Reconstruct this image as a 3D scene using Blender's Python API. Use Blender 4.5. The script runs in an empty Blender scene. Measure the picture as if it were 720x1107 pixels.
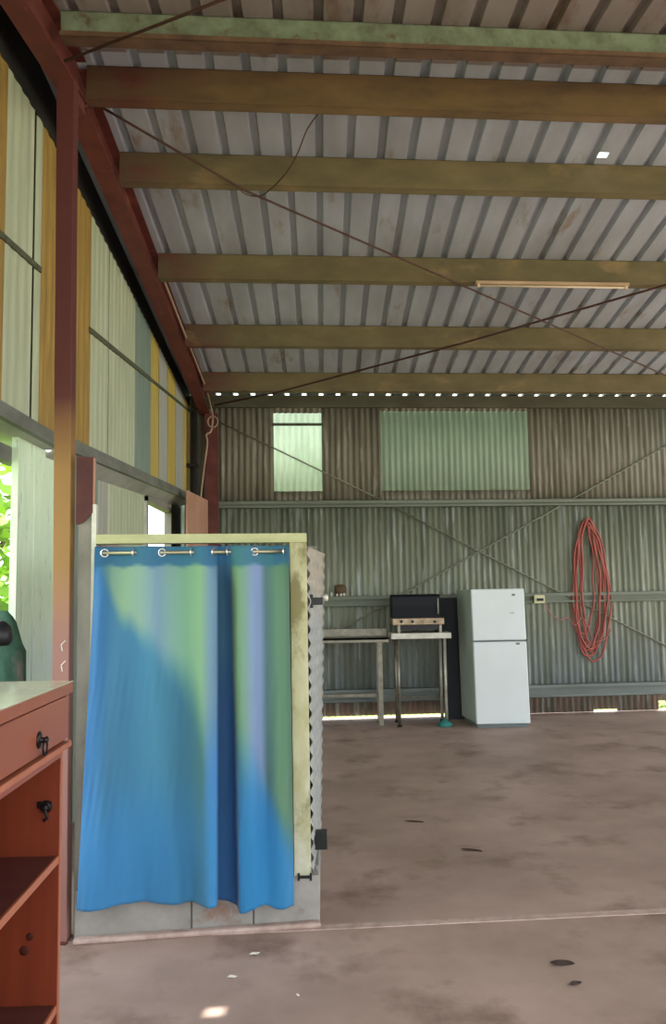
import bpy, bmesh, math, random
from mathutils import Vector, Matrix
random.seed(7)
S = bpy.context.scene
COL = S.collection
V = Vector
# ---------------------------------------------------------------- camera
F = 900.0; CX, CY = 360.0, 553.5
CAMH = 1.6
d_ = V((347-CX, CY-640, -F)).normalized()
e_ = V((1, .0165, 0)); r_ = (e_ - d_*e_.dot(d_)).normalized()
z_ = r_.cross(d_)
Mcw = Matrix((r_, d_, z_))            # rows: world axes in camera coords -> world = Mcw @ cam
CAM = V((0, 0, CAMH))
def ray(px, py):
    return (Mcw @ V((px-CX, CY-py, -F))).normalized()
def on_plane(px, py, p, n):
    r = ray(px, py); t = (V(p)-CAM).dot(V(n))/r.dot(V(n)); return CAM + r*t
def on_z(px, py, z=0.0): return on_plane(px, py, (0, 0, z), (0, 0, 1))
def on_y(px, py, y): return on_plane(px, py, (0, y, 0), (0, 1, 0))
def on_x(px, py, x): return on_plane(px, py, (x, 0, 0), (1, 0, 0))
cd = bpy.data.cameras.new('camera'); cam = bpy.data.objects.new('camera', cd); COL.objects.link(cam)
cd.sensor_fit = 'HORIZONTAL'; cd.sensor_width = 36; cd.lens = 36*F/720
cd.clip_start = .05; cd.clip_end = 300
cam.matrix_world = Matrix.Translation(CAM) @ Mcw.to_4x4()
S.camera = cam
# skewed building frame
u = Mcw @ V((11300-CX, CY-440, -F)); u.z = 0; u.normalize()
UN = V((u.y, -u.x, 0)).normalized()              # points to the camera (-y)
if UN.y > 0: UN = -UN
BW0 = on_z(520, 773)                             # back wall foot
def W(px, py, off=0.0): return on_plane(px, py, BW0 + UN*off, UN)
def wa(px, py): return (W(px, py)-BW0).dot(u)
def wp(a, z, off=0.0): return BW0 + u*a + UN*off + V((0, 0, z))
RD = ray(350, 742)                               # rib direction (falls away)
RN = u.cross(RD).normalized()
if RN.z < 0: RN = -RN
E0 = W(400, 428)                                 # roof pan meets back wall
def on_roof(px, py, off=0.0): return on_plane(px, py, E0 + RN*off, RN)
# ---------------------------------------------------------------- materials
def srgb(c):
    return tuple(((x/255)/12.92 if x/255 <= .04045 else ((x/255+.055)/1.055)**2.4) for x in c)+(1,)
def mat(name, c1, c2=None, scale=6, stretch=(1, 1, 1), rough=.7, metal=0, c3=None, s3=1.5, t3=.55, bump=.0, spec=.4, grad=None, trans=0, coat=0, detail=6, t2=.5, w2=.18, w3=.1):
    m = bpy.data.materials.new(name); m.use_nodes = True
    nt = m.node_tree; N = nt.nodes; L = nt.links
    b = N['Principled BSDF']
    b.inputs['Roughness'].default_value = rough; b.inputs['Metallic'].default_value = metal
    b.inputs['Specular IOR Level'].default_value = spec
    b.inputs['Coat Weight'].default_value = coat
    b.inputs['Coat Roughness'].default_value = .15
    geo = N.new('ShaderNodeNewGeometry')
    def noise(sc, st, dt=detail):
        mp = N.new('ShaderNodeMapping'); mp.inputs['Scale'].default_value = st
        L.new(geo.outputs['Position'], mp.inputs['Vector'])
        n = N.new('ShaderNodeTexNoise'); n.inputs['Scale'].default_value = sc; n.inputs['Detail'].default_value = dt; n.inputs['Roughness'].default_value = .62
        L.new(mp.outputs[0], n.inputs['Vector']); return n
    def mixc(a, bcol, fac):
        mx = N.new('ShaderNodeMix'); mx.data_type = 'RGBA'
        if isinstance(a, tuple): mx.inputs[6].default_value = a
        else: L.new(a, mx.inputs[6])
        if isinstance(bcol, tuple): mx.inputs[7].default_value = bcol
        else: L.new(bcol, mx.inputs[7])
        L.new(fac, mx.inputs[0]); return mx.outputs[2]
    def mr(src, lo, hi):
        x = N.new('ShaderNodeMapRange'); x.inputs[1].default_value = lo; x.inputs[2].default_value = hi
        L.new(src, x.inputs[0]); return x.outputs[0]
    col = srgb(c1)
    if grad:   # list of (axis, lo, hi, colour): real paint / rust changes along an axis
        for ax, lo, hi, gc in grad:
            sp = N.new('ShaderNodeSeparateXYZ'); L.new(geo.outputs['Position'], sp.inputs[0])
            nn = noise(2.5, (1, 1, 1)); ad = N.new('ShaderNodeMath'); ad.operation = 'MULTIPLY_ADD'
            L.new(nn.outputs['Fac'], ad.inputs[0]); ad.inputs[1].default_value = abs(hi-lo)*.6
            sb = N.new('ShaderNodeMath'); sb.operation = 'SUBTRACT'; L.new(sp.outputs['XYZ'.index(ax)], sb.inputs[0]); sb.inputs[1].default_value = abs(hi-lo)*.3
            L.new(sb.outputs[0], ad.inputs[2])
            col = mixc(col, srgb(gc), mr(ad.outputs[0], lo, hi))
    if c2:
        n = noise(scale, stretch); col = mixc(col, srgb(c2), mr(n.outputs['Fac'], t2-w2, t2+w2))
    if c3:
        n3 = noise(s3, stretch); col = mixc(col, srgb(c3), mr(n3.outputs['Fac'], t3, t3+w3))
    if isinstance(col, tuple): b.inputs['Base Color'].default_value = col
    else: L.new(col, b.inputs['Base Color'])
    if bump:
        n = noise(scale*5, (1, 1, 1)); bp = N.new('ShaderNodeBump'); bp.inputs['Strength'].default_value = bump; bp.inputs['Distance'].default_value = .01
        L.new(n.outputs['Fac'], bp.inputs['Height']); L.new(bp.outputs[0], b.inputs['Normal'])
    if trans:
        t = N.new('ShaderNodeBsdfTranslucent'); ms = N.new('ShaderNodeMixShader'); ms.inputs[0].default_value = trans
        if isinstance(col, tuple): t.inputs[0].default_value = col
        else: L.new(col, t.inputs[0])
        L.new(b.outputs[0], ms.inputs[1]); L.new(t.outputs[0], ms.inputs[2]); L.new(ms.outputs[0], N['Material Output'].inputs[0])
    return m
M = {}
M['roof'] = mat('roof_sheet', (184, 190, 200), (158, 160, 166), 3, (1, .25, 1), .5, .15, c3=(140, 122, 98), s3=5, t3=.60, w3=.14)
M['roof_near'] = mat('near_roof_sheet', (150, 140, 136), (128, 116, 112), 3, (1, .25, 1), .6, .1, c3=(120, 98, 84), s3=5, t3=.55)  # darker, browner sheet colour for the near slope
M['wall_low'] = mat('galv_wall_low', (146, 150, 130), (112, 118, 102), 2.2, (3, 3, .25), .6, .2, c3=(168, 176, 168), s3=5, t3=.55, grad=[('Z', 1.3, .5, (146, 156, 158)), ('Z', .30, .18, (140, 112, 100))])
M['wall_up'] = mat('galv_wall_upper', (134, 128, 112), (104, 98, 84), 3, (3, 3, .3), .6, .15, c3=(150, 148, 134), s3=5, t3=.56, grad=[('X', 3.3, 5.0, (150, 152, 140))])
M['sky_mint'] = mat('fibreglass_mint', (224, 232, 222), (210, 222, 210), 5, (1, 1, .4), .5, trans=.42)
M['sky_green'] = mat('fibreglass_green', (164, 180, 158), (150, 168, 146), 5, (1, 1, .4), .5, trans=.2)
M['purlin'] = mat('purlin_ochre', (122, 108, 74), (98, 88, 62), 5, (.5, 1, 1), .75, 0, c3=(136, 114, 80), s3=3, t3=.58, grad=[('X', -.8, -1.2, (100, 48, 42))])
M['purlin_dark'] = mat('purlin_brown', (122, 96, 60), (92, 72, 48), 6, (.4, 1, 1), .75, 0, grad=[('X', -.6, -1.1, (90, 42, 36))])
M['purlin_green'] = mat('purlin_pale_green', (128, 140, 116), (94, 100, 78), 9, (1, 1, 1), .8, 0, c3=(92, 72, 54), s3=7, t3=.58)
M['rust_lip'] = mat('rusty_lip', (112, 84, 62), (80, 58, 44), 8, (1, 1, 1), .8)
M['eave'] = mat('eave_beam', (94, 92, 74), (78, 74, 58), 5, (.4, 1, 1), .7, 0)
M['red'] = mat('red_oxide', (112, 56, 48), (86, 40, 34), 6, (1, 1, 1), .6, 0, c3=(136, 78, 60), s3=3, t3=.6)
M['post'] = mat('post_paint', (150, 108, 100), None, 7, (1, 1, .5), .6, 0, grad=[('Z', 1.35, 1.75, (148, 112, 62)), ('Z', 2.25, 2.6, (84, 38, 34))])
M['charcoal'] = mat('charcoal_steel', (44, 42, 40), (30, 28, 26), 5, (1, 1, 1), .6)
M['girt'] = mat('girt_galv', (122, 130, 114), (104, 108, 94), 4, (.3, 1, 1), .55, .2)
M['girt_low'] = mat('girt_galv_low', (128, 136, 132), (104, 110, 104), 4, (.3, 1, 1), .55, .2)
M['wgirt'] = mat('wall_beam_grey', (128, 128, 120), (96, 98, 90), 6, (1, .4, 1), .6, .1)
M['soffit'] = mat('beam_underside', (176, 176, 166), (140, 142, 130), 4, (1, .5, 1), .5, .1)
M['floor'] = mat('concrete', (178, 154, 142), (148, 126, 114), 1.1, (1, 1, 1), .6, 0, c3=(122, 100, 88), s3=1.7, t3=.53, bump=.2, w3=.16, w2=.16, detail=14)
M['joint'] = mat('joint_mortar', (198, 176, 166), (158, 134, 124), 9, (1, 1, 1), .8)
M['panelA'] = mat('wall_panel_pale', (184, 190, 160), (164, 172, 144), 5, (1, 3, .3), .6, 0, c3=(196, 196, 180), s3=6, t3=.6)
M['panelB'] = mat('wall_panel_bluegrey', (132, 148, 138), (112, 128, 116), 5, (1, 3, .3), .6)
M['panelC'] = mat('wall_panel_yellow', (196, 172, 88), (172, 150, 72), 5, (1, 3, .3), .6)
M['panelD'] = mat('wall_panel_lilac', (172, 172, 160), (156, 156, 146), 5, (1, 3, .3), .6)
M['panelE'] = mat('wall_panel_ochre', (170, 136, 66), (138, 112, 58), 6, (1, 3, .4), .6)
M['moss'] = mat('mossy_rail', (96, 98, 76), (64, 68, 50), 20, (1, 1, 1), .9)
M['jamb'] = mat('pale_green_board', (226, 242, 214), (206, 226, 194), 6, (1, 2, .4), .6, 0, c3=(140, 160, 140), s3=14, t3=.62, grad=[('Z', 1.6, 1.2, (214, 226, 228))])
M['greyboard'] = mat('weathered_board', (146, 142, 130), (120, 116, 106), 7, (1, 1, .5), .8, 0, c3=(90, 84, 76), s3=12, t3=.64)
M['frame'] = mat('mossy_timber', (198, 196, 160), (164, 160, 112), 7, (1, 1, .6), .75, 0, c3=(132, 126, 84), s3=5, t3=.5, grad=[('Z', .9, .3, (206, 206, 190))])
M['frametop'] = mat('mossy_timber_top', (190, 192, 148), (164, 166, 118), 9, (.5, 1, 1), .75)
M['white_edge'] = mat('white_strip', (214, 214, 200), (180, 180, 160), 8, rough=.6)
M['cubside'] = mat('old_sheet', (172, 174, 170), (142, 146, 144), 9, (1, 1, 1.5), .6, .1, c3=(170, 150, 124), s3=4, t3=.6, grad=[('Z', 1.45, 1.62, (190, 172, 148))])
M['block'] = mat('grey_block', (162, 158, 152), (138, 134, 128), 6, (1, 1, 1), .85, 0, c3=(136, 104, 88), s3=3, t3=.58, bump=.2)
M['mortar'] = mat('dark_mortar', (92, 86, 80), rough=.9)
M['black'] = mat('black_plastic', (18, 20, 22), (10, 11, 12), 8, rough=.45)
M['shadeblack'] = mat('fridge_shade', (26, 28, 34), (18, 19, 24), 5, rough=.6)
M['enamel'] = mat('black_enamel', (16, 20, 28), rough=.55, spec=.25)
M['steel'] = mat('dull_steel', (150, 146, 132), (120, 114, 100), 12, rough=.4, metal=.6)
M['steel_l'] = mat('pale_steel', (198, 196, 184), (168, 166, 152), 12, rough=.4, metal=.4)
M['bronze'] = mat('weathered_control_panel', (176, 158, 132), (132, 112, 88), 14, rough=.4, metal=.5)
M['teal'] = mat('teal_plastic', (52, 130, 124), rough=.5)
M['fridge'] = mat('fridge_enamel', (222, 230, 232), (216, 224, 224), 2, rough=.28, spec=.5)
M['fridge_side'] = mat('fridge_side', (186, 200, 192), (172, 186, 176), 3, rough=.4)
M['gasket'] = mat('fridge_gap', (110, 122, 122), rough=.6)
M['hose'] = mat('red_hose', (172, 92, 76), (156, 76, 70), 8, rough=.5)
M['pink'] = mat('pink_cord', (176, 110, 104), rough=.6)
M['cream'] = mat('cream_plastic', (206, 202, 160), rough=.5)
M['wood'] = mat('cabinet_red_wood', (156, 88, 62), (140, 74, 52), 3, (8, .7, 1), .35, coat=.15)
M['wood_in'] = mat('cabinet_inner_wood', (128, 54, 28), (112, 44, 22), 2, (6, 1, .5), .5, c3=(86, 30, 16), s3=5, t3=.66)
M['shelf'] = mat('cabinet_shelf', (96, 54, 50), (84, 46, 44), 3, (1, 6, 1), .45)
M['wood_edge'] = mat('cabinet_edge', (176, 108, 80), (160, 94, 68), 3, rough=.5)
M['top'] = mat('cabinet_top_glare', (196, 190, 166), (180, 174, 150), 4, (1, .4, 1), .2, coat=.4)  # pale colour paints the glare onto a red-brown wood top
M['iron'] = mat('dark_iron', (54, 48, 50), (34, 30, 32), 30, rough=.35, metal=.7)
M['chrome'] = mat('chrome', (210, 210, 206), rough=.2, metal=.9)
M['brass'] = mat('rod_metal', (176, 168, 140), rough=.35, metal=.7)
M['cable'] = mat('pale_cable', (172, 146, 122), rough=.6)
M['rod'] = mat('rusty_rod', (84, 56, 44), (66, 42, 34), 20, rough=.7)
M['rod_galv'] = mat('galv_rod', (136, 138, 120), (112, 114, 98), 20, rough=.6)
M['ply'] = mat('pink_ply', (184, 140, 116), (166, 122, 98), 4, (1, 1, .4), .7)
M['canvas'] = mat('green_canvas', (66, 104, 84), (44, 76, 62), 8, (2, 2, .6), .85, c3=(120, 108, 104), s3=3, t3=.62)
M['grass'] = mat('grass_ground', (128, 150, 70), (96, 120, 50), 2, rough=.9, c3=(150, 140, 100), s3=.6, t3=.58)
M['leaf'] = mat('leaf_green', (150, 190, 60), (110, 160, 40), 3, rough=.6, trans=.45)
M['leaf_dk'] = mat('leaf_mid_green', (110, 140, 50), (84, 112, 40), 3, rough=.6, trans=.35)
M['bark'] = mat('bark', (96, 74, 56), (70, 54, 40), 9, rough=.9)
M['dryleaf'] = mat('dry_leaf', (70, 52, 44), (54, 40, 34), 20, rough=.8)
M['chip'] = mat('white_chip', (220, 214, 204), rough=.7)
M['lampbody'] = mat('batten_cream', (190, 160, 128), (170, 140, 108), 8, (.3, 1, 1), rough=.5)
M['tube'] = mat('tube_glass', (206, 186, 160), rough=.3)
M['brown'] = mat('brown_card', (104, 84, 60), (80, 62, 44), 12, rough=.8)
M['bounce_gravel'] = mat('bounce_ground', (178, 168, 156), (164, 154, 142), 1.2, rough=.9)
# ---------------------------------------------------------------- mesh helpers
class MB:
    def __init__(s): s.v = []; s.f = []
    def add(s, vs, fs):
        n = len(s.v); s.v += [tuple(p) for p in vs]; s.f += [tuple(i+n for i in f) for f in fs]; return s
    def hexa(s, p):   # 8 points: bottom 4 ccw, top 4
        return s.add(p, [(3, 2, 1, 0), (4, 5, 6, 7), (0, 1, 5, 4), (1, 2, 6, 5), (2, 3, 7, 6), (3, 0, 4, 7)])
    def box(s, x0, x1, y0, y1, z0, z1):
        return s.hexa([(x0, y0, z0), (x1, y0, z0), (x1, y1, z0), (x0, y1, z0), (x0, y0, z1), (x1, y0, z1), (x1, y1, z1), (x0, y1, z1)])
    def obox(s, o, ax, ay, az):   # origin corner + three edge vectors
        o, ax, ay, az = V(o), V(ax), V(ay), V(az)
        return s.hexa([o, o+ax, o+ax+ay, o+ay, o+az, o+ax+az, o+ax+ay+az, o+ay+az])
    def beam(s, p0, p1, w, h, side=(1, 0, 0)):
        p0, p1 = V(p0), V(p1); t = (p1-p0).normalized(); sd = V(side); sd = (sd-t*sd.dot(t)).normalized(); up = sd.cross(t)
        if up.z < 0: up = -up
        a = sd*w/2; b = up*h/2
        return s.hexa([p0-a-b, p0+a-b, p1+a-b, p1-a-b, p0-a+b, p0+a+b, p1+a+b, p1-a+b])
    def tube(s, pts, r, n=8, closed=False):
        pts = [V(p) for p in pts]; N = len(pts); vs = []; rr = r if isinstance(r, (list, tuple)) else [r]*N
        nrm = None
        for i, p in enumerate(pts):
            if closed: t = pts[(i+1) % N]-pts[i-1]
            else: t = pts[min(i+1, N-1)]-pts[max(i-1, 0)]
            t.normalize()
            if nrm is None: nrm = t.orthogonal().normalized()
            nrm = (nrm - t*nrm.dot(t)).normalized(); b = t.cross(nrm)
            for k in range(n):
                a = 2*math.pi*k/n; vs.append(p+(nrm*math.cos(a)+b*math.sin(a))*rr[i])
        fs = []
        for i in range(N if closed else N-1):
            for k in range(n):
                a = i*n+k; b2 = i*n+(k+1) % n; c = ((i+1) % N)*n+(k+1) % n; d = ((i+1) % N)*n+k
                fs.append((a, b2, c, d))
        if not closed: fs += [tuple(range(n))[::-1], tuple(range((N-1)*n, N*n))]
        return s.add(vs, fs)
    def lathe(s, o, axis, prof, n=20):
        o = V(o); ax = V(axis).normalized(); e1 = ax.orthogonal().normalized(); e2 = ax.cross(e1); vs = []
        for r, h in prof:
            for k in range(n):
                a = 2*math.pi*k/n; vs.append(o+ax*h+(e1*math.cos(a)+e2*math.sin(a))*r)
        fs = []
        for i in range(len(prof)-1):
            for k in range(n): fs.append((i*n+k, i*n+(k+1) % n, (i+1)*n+(k+1) % n, (i+1)*n+k))
        fs += [tuple(range(n))[::-1], tuple(range((len(prof)-1)*n, len(prof)*n))]
        return s.add(vs, fs)
    def grid(s, rows):
        nv = len(rows[0]); vs = [p for r in rows for p in r]
        fs = [(i*nv+j, i*nv+j+1, (i+1)*nv+j+1, (i+1)*nv+j) for i in range(len(rows)-1) for j in range(nv-1)]
        return s.add(vs, fs)
def build(name, mb, m, parent=None, smooth=False, bevel=0, solid=0, sub=0):
    me = bpy.data.meshes.new(name); me.from_pydata(mb.v, [], mb.f); me.update()
    o = bpy.data.objects.new(name, me); COL.objects.link(o)
    me.materials.append(M[m] if isinstance(m, str) else m)
    bm = bmesh.new(); bm.from_mesh(me); bmesh.ops.recalc_face_normals(bm, faces=bm.faces); bm.to_mesh(me); bm.free()
    if smooth:
        for p in me.polygons: p.use_smooth = True
    if solid: md = o.modifiers.new('s', 'SOLIDIFY'); md.thickness = solid; md.offset = 0
    if bevel: md = o.modifiers.new('b', 'BEVEL'); md.width = bevel; md.segments = 2; md.limit_method = 'ANGLE'
    if sub: md = o.modifiers.new('u', 'SUBSURF'); md.levels = sub; md.render_levels = sub
    if parent is not None:
        o.parent = parent
        if parent.type == 'EMPTY' or True:
            o.matrix_parent_inverse = Matrix.Translation(parent.location).inverted()
    return o
def empty(name, loc=(0, 0, 0)):
    o = bpy.data.objects.new(name, None); COL.objects.link(o); o.location = loc; o.empty_display_size = .1; return o
def tag(o, label, cat, group=None, kind=None):
    if label: o['label'] = label
    if cat: o['category'] = cat
    if group: o['group'] = group
    if kind: o['kind'] = kind
    return o
def struct(o, label=None):
    o['kind'] = 'structure'
    if label: o['label'] = label
    return o
XL = -1.66   # left wall plane
A_L = (V((XL-.12, 0, 0))-BW0).dot(V((1, 0, 0)))/u.x      # wall-a coordinate at the left wall
A_R = 6.5
def yback(x): return BW0.y + (x-BW0.x)*u.y/u.x
# ---------------------------------------------------------------- ground + floor
g = MB(); g.box(-60, 60, -40, 80, -.5, -.06)
struct(build('ground', g, 'grass'), 'rough grass outside the shed')
g = MB(); g.box(-14, 26, -16, -1.5, -.3, -.03); g.box(8.4, 26, -1.5, 22, -.3, -.03); struct(build('bounce_yard', g, 'bounce_gravel'), 'pale ground added out of view to bounce light into the shed')  # unseen pale ground, added to bounce neutral light inside
g = MB(); pA = on_z(80, 1016); pB = on_z(720, 985); jd = (pB-pA).normalized(); jn = V((-jd.y, jd.x, 0))
def jl(x): return pA + jd*((x-pA.x)/jd.x)
xr = 8.4
far = lambda x: yback(x)+.12
nearf = MB(); a, b = jl(-1.9), jl(xr)
nearf.hexa([(-1.9, -1.5, -.2), (xr, -1.5, -.2), (xr, b.y-.028, -.2), (-1.9, a.y-.028, -.2), (-1.9, -1.5, 0), (xr, -1.5, 0), (xr, b.y-.028, 0), (-1.9, a.y-.028, 0)])
farf = MB(); farf.hexa([(-1.9, a.y+.028, -.2), (xr, b.y+.028, -.2), (xr, far(xr), -.2), (-1.9, far(-1.9), -.2), (-1.9, a.y+.028, 0), (xr, b.y+.028, 0), (xr, far(xr), 0), (-1.9, far(-1.9), 0)])
nearf.add(farf.v, farf.f)
floor = struct(build('floor', nearf, 'floor'), 'stained brown concrete slab floor')
j = MB(); j.hexa([(-1.9, a.y-.028, -.1), (xr, b.y-.028, -.1), (xr, b.y+.028, -.1), (-1.9, a.y+.028, -.1), (-1.9, a.y-.028, .004), (xr, b.y-.028, .004), (xr, b.y+.028, .004), (-1.9, a.y+.028, .004)])
build('joint_strip', j, 'joint', floor)
# ---------------------------------------------------------------- corrugated sheets
def corr(a0, a1, z0, z1, off=0, pitch=.0785, amp=.011, zs=None, n=8):
    rows = []; N = max(4, int((a1-a0)/pitch*n))
    for z in (zs or [z0, (z0+z1)/2, z1]):
        rows.append([wp(a0+(a1-a0)*i/N, z, off+amp*math.sin(2*math.pi*(a0+(a1-a0)*i/N)/pitch)) for i in range(N+1)])
    return MB().grid(rows)
ZE = E0.z
zg1 = W(400, 543).z
aG = wa(505, 772)
wb = empty('wall_back', (BW0.x, BW0.y, 0)); struct(wb, 'back wall of corrugated iron sheets')
def wsheet(name, a0, a1, z0, z1, m, off=0, label=None):
    o = build(name, corr(a0, a1, z0, z1, off), m, wb, smooth=True, solid=.002)
    if label: o['label'] = label
    return o
aH0, aH1 = wa(642, 769), wa(668, 769); aK = wa(712, 765)
def zb(lo, hi, z0, off=.0): wsheet('wall_sheet', lo, hi, z0, zg1+.02, 'wall_low', off)
zb(A_L, aG, .035); zb(aG-.01, aH0, .002, .001); zb(aH0-.01, aH1, .03, 0); zb(aH1-.01, aK, .002, .001); zb(aK-.01, aK+.25, .12, 0); zb(aK+.24, A_R, .002, .001)
aM0, aM1 = wa(296, 490), wa(348, 490); aN0, aN1 = wa(412, 490), wa(572, 490)
zMt, zMb = W(322, 446).z, W(322, 532).z; zNt, zNb = W(490, 444).z, W(490, 531).z
ztop = ZE-.004
wsheet('wall_sheet', A_L, aM0, zg1-.02, ztop, 'wall_up', .004)
wsheet('wall_sheet', aM0-.001, aM1+.001, zg1-.02, zMb+.01, 'wall_up', .004); wsheet('wall_sheet', aM0-.001, aM1+.001, zMt-.01, ztop, 'wall_up', .004)
wsheet('wall_sheet', aM1, aN0, zg1-.02, ztop, 'wall_up', .004)
wsheet('wall_sheet', aN0-.001, aN1+.001, zg1-.02, zNb+.01, 'wall_up', .004); wsheet('wall_sheet', aN0-.001, aN1+.001, zNt-.01, ztop, 'wall_up', .004)
wsheet('wall_sheet', aN1, A_R, zg1-.02, ztop, 'wall_up', .004)
wsheet('skylight_sheet', aM0-.02, aM1+.02, zMb-.02, zMt+.02, 'sky_mint', -.006, 'narrow pale mint translucent sheet')
wsheet('skylight_sheet', aN0-.02, aN1+.02, zNb-.02, zNt+.02, 'sky_green', -.006, 'wide green translucent sheet')
# a dirty batten crosses the mint sheet
o = MB().obox(wp(aM0-.02, W(322, 459).z-.02, .015), u*(aM1-aM0+.04), UN*.012, V((0, 0, .035))); o = build('batten', o, 'moss', wb)
# girts
def girt(name, py, h, prot, m, label, a0=A_L+.1, a1=A_R, px=400, z=None):
    z = W(px, py).z if z is None else z
    mb = MB()
    mb.obox(wp(a0, z-h/2, .013), u*(a1-a0), UN*.004, V((0, 0, h)))
    mb.obox(wp(a0, z-h/2, .013), u*(a1-a0), UN*prot, V((0, 0, .006)))
    mb.obox(wp(a0, z+h/2-.006, .013), u*(a1-a0), UN*prot, V((0, 0, .006)))
    mb.obox(wp(a0, z-h/2, .013+prot-.004), u*(a1-a0), UN*.004, V((0, 0, .028)))
    mb.obox(wp(a0, z+h/2-.045, .013+prot-.004), u*(a1-a0), UN*.004, V((0, 0, .045)))
    return tag(build(name, mb, m), label, 'girt', 'girts on the back wall')
girt('wall_girt', 545, .09, .06, 'girt', 'grey steel girt across the back wall just below the two translucent sheets')
girt('wall_girt', 649.5, .13, .06, 'girt', 'grey steel girt across the back wall at the height of the fridge top')
girt('wall_girt', 752, .16, .06, 'girt_low', 'lowest grey steel girt of the back wall, near the floor', z=.29)
zev = W(400, 437).z
mb = MB().obox(wp(A_L+.15, zev-.055, .013), u*(A_R-A_L-.15), UN*.1, V((0, 0, ZE-zev+.055-.022)))
mb.obox(wp(A_L+.15, zev-.065, .113), u*(A_R-A_L-.15), UN*.012, V((0, 0, .02)))
tag(build('eave_beam', mb, 'eave'), 'long olive brown eave beam on top of the back wall', 'beam')
# ---------------------------------------------------------------- roof
pitch = .2215
hole = on_roof(665, 168)
au = lambda p: (p-E0).dot(u)
aRib = au(W(255, 428))
XLr = -1.80
aL = (XLr-E0.x)/u.x - .0
# solve b for ridge: y = 4.8 along RD from E0
bR = (4.8-E0.y)/RD.y
def roof_pt(a, b, h): return E0 + u*a + RD*b + RN*h
def profile(a_lo, a_hi):
    k0 = math.floor((a_lo-aRib)/pitch)-1; out = []
    k = k0
    while aRib+k*pitch < a_hi+pitch:
        c = aRib+k*pitch
        for da, h in ((-.033, 0), (-.022, .036), (.022, .036), (.033, 0)):
            if a_lo <= c+da <= a_hi: out.append((c+da, h))
        # shallow centre stiffener in the pan
        k += 1
    return sorted(out)
# the ray of the hole along the roof
hv = hole-E0; RDp = RD
ha = hv.dot(u); rem = hv-u*ha
# u and RD are not orthogonal: solve 2x2
uu, ur, rr_ = 1.0, u.dot(RD), 1.0
hu, hr = hv.dot(u), hv.dot(RD); det = 1-ur*ur
ha, hb = (hu-ur*hr)/det, (hr-ur*hu)/det
aLx = lambda b: (XLr-E0.x-RD.x*b)/u.x
pr = profile(aLx(0)-.2, 8.0)
def near_h(a):
    return 0
hx = [ha-.032, ha+.032]
# shift the hole to the nearest flat pan position
ka = round((ha-aRib-.075)/pitch); hc = aRib+ka*pitch+.07
hx = [hc-.036, hc+.036]
pr = sorted(pr+[(hx[0], 0), (hx[1], 0)])
hole = roof_pt(hc, hb, 0)
bs = [.02, -.5, hb+.03, hb-.03, bR]
bs = sorted(bs, reverse=True)
roofm = MB()
rows = [[roof_pt(a, b, h) for a, h in pr] for b in bs]
nv = len(pr); vs = [p for r in rows for p in r]; fs = []
ih = [i for i, (a, h) in enumerate(pr) if abs(a-hx[0]) < 1e-6][0]; ih1 = [i for i, (a, h) in enumerate(pr) if abs(a-hx[1]) < 1e-6][0]
ib = bs.index(hb+.03)
for i in range(len(bs)-1):
    for k in range(nv-1):
        if i == ib and ih <= k < ih1: continue
        fs.append((i*nv+k, i*nv+k+1, (i+1)*nv+k+1, (i+1)*nv+k))
roofm.add(vs, fs)
ceil = empty('ceiling', (E0.x, E0.y, ZE)); struct(ceil, 'ribbed metal roof sheeting seen from below')
build('roof_sheet', roofm, 'roof', ceil, solid=.0015)
# near slope falls towards the camera
RD2 = V((RD.x, RD.y, -RD.z)); RD2 = -RD2      # direction towards the camera, descending
RD2 = V((-RD.x, -RD.y, RD.z)).normalized()
RN2 = RD2.cross(u).normalized(); RN2 = RN2 if RN2.z > 0 else -RN2
RG = lambda a: roof_pt(a, bR, 0)
rows = [[RG(a)+RD2*b+RN2*h for a, h in pr] for b in (-.05, 3, 6.5)]
build('roof_sheet', MB().grid(rows), 'roof_near', ceil, solid=.0015)
mb = MB(); p0, p1 = RG(pr[0][0])+V((0, 0, .06)), RG(8)+V((0, 0, .06)); mb.beam(p0, p1, .3, .006, side=RD)
build('ridge_cap', mb, 'roof', ceil)
# purlins: C sections under the sheet
PH = .24
def purlin(name, px, py_bot, m, label, h=PH, near=False):
    pb = on_plane(px, py_bot, E0-RN*h, RN) if not near else None
    if near:
        o0 = RG(0); pb = on_plane(px, py_bot, o0-RN2*h, RN2)
    N_ = RN2 if near else RN
    back = V((RD.x, RD.y, RD.z)) if not near else -RD2
    def at(x): return pb + u*((x-pb.x)/u.x)
    x0 = -1.365; p0 = at(x0); L = u*((8.2-x0)/u.x)
    top = N_*(h-.004)
    mb = MB()
    mb.obox(p0, L, back*.005, top)
    mb.obox(p0, L, back*.07, N_*.005)
    mb.obox(p0+top-N_*.005, L, back*.07, N_*.005)
    mb.obox(p0+back*.065, L, back*.005, N_*.022)
    mb.obox(p0-back*.006, L, back*.006, N_*.028)    # rolled lower lip seen as a grey edge
    o = tag(build(name, mb, m), label, 'purlin', 'roof purlins')
    if near:
        mb = MB(); mb.obox(p0-back*.03-N_*.006, L, back*.106, N_*.005); mb.obox(p0-back*.03-N_*.006, L, back*.004, N_*.03); build('bottom_flange', mb, 'rust_lip', o)
    return o
purlin('roof_purlin', 400, 53, 'purlin_green', 'pale green mildewed roof purlin, topmost in the picture', h=.15, near=True)
purlin('roof_purlin', 400, 117, 'purlin_dark', 'thick brown roof purlin just behind the pale green one')
purlin('roof_purlin', 400, 203, 'purlin', 'ochre roof purlin between the thick brown purlin and the one carrying the tube light')
purlin('roof_purlin', 400, 304, 'purlin', 'ochre roof purlin carrying the tube light batten')
purlin('roof_purlin', 400, 375, 'purlin', 'ochre roof purlin directly behind the one with the tube light')
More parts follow.
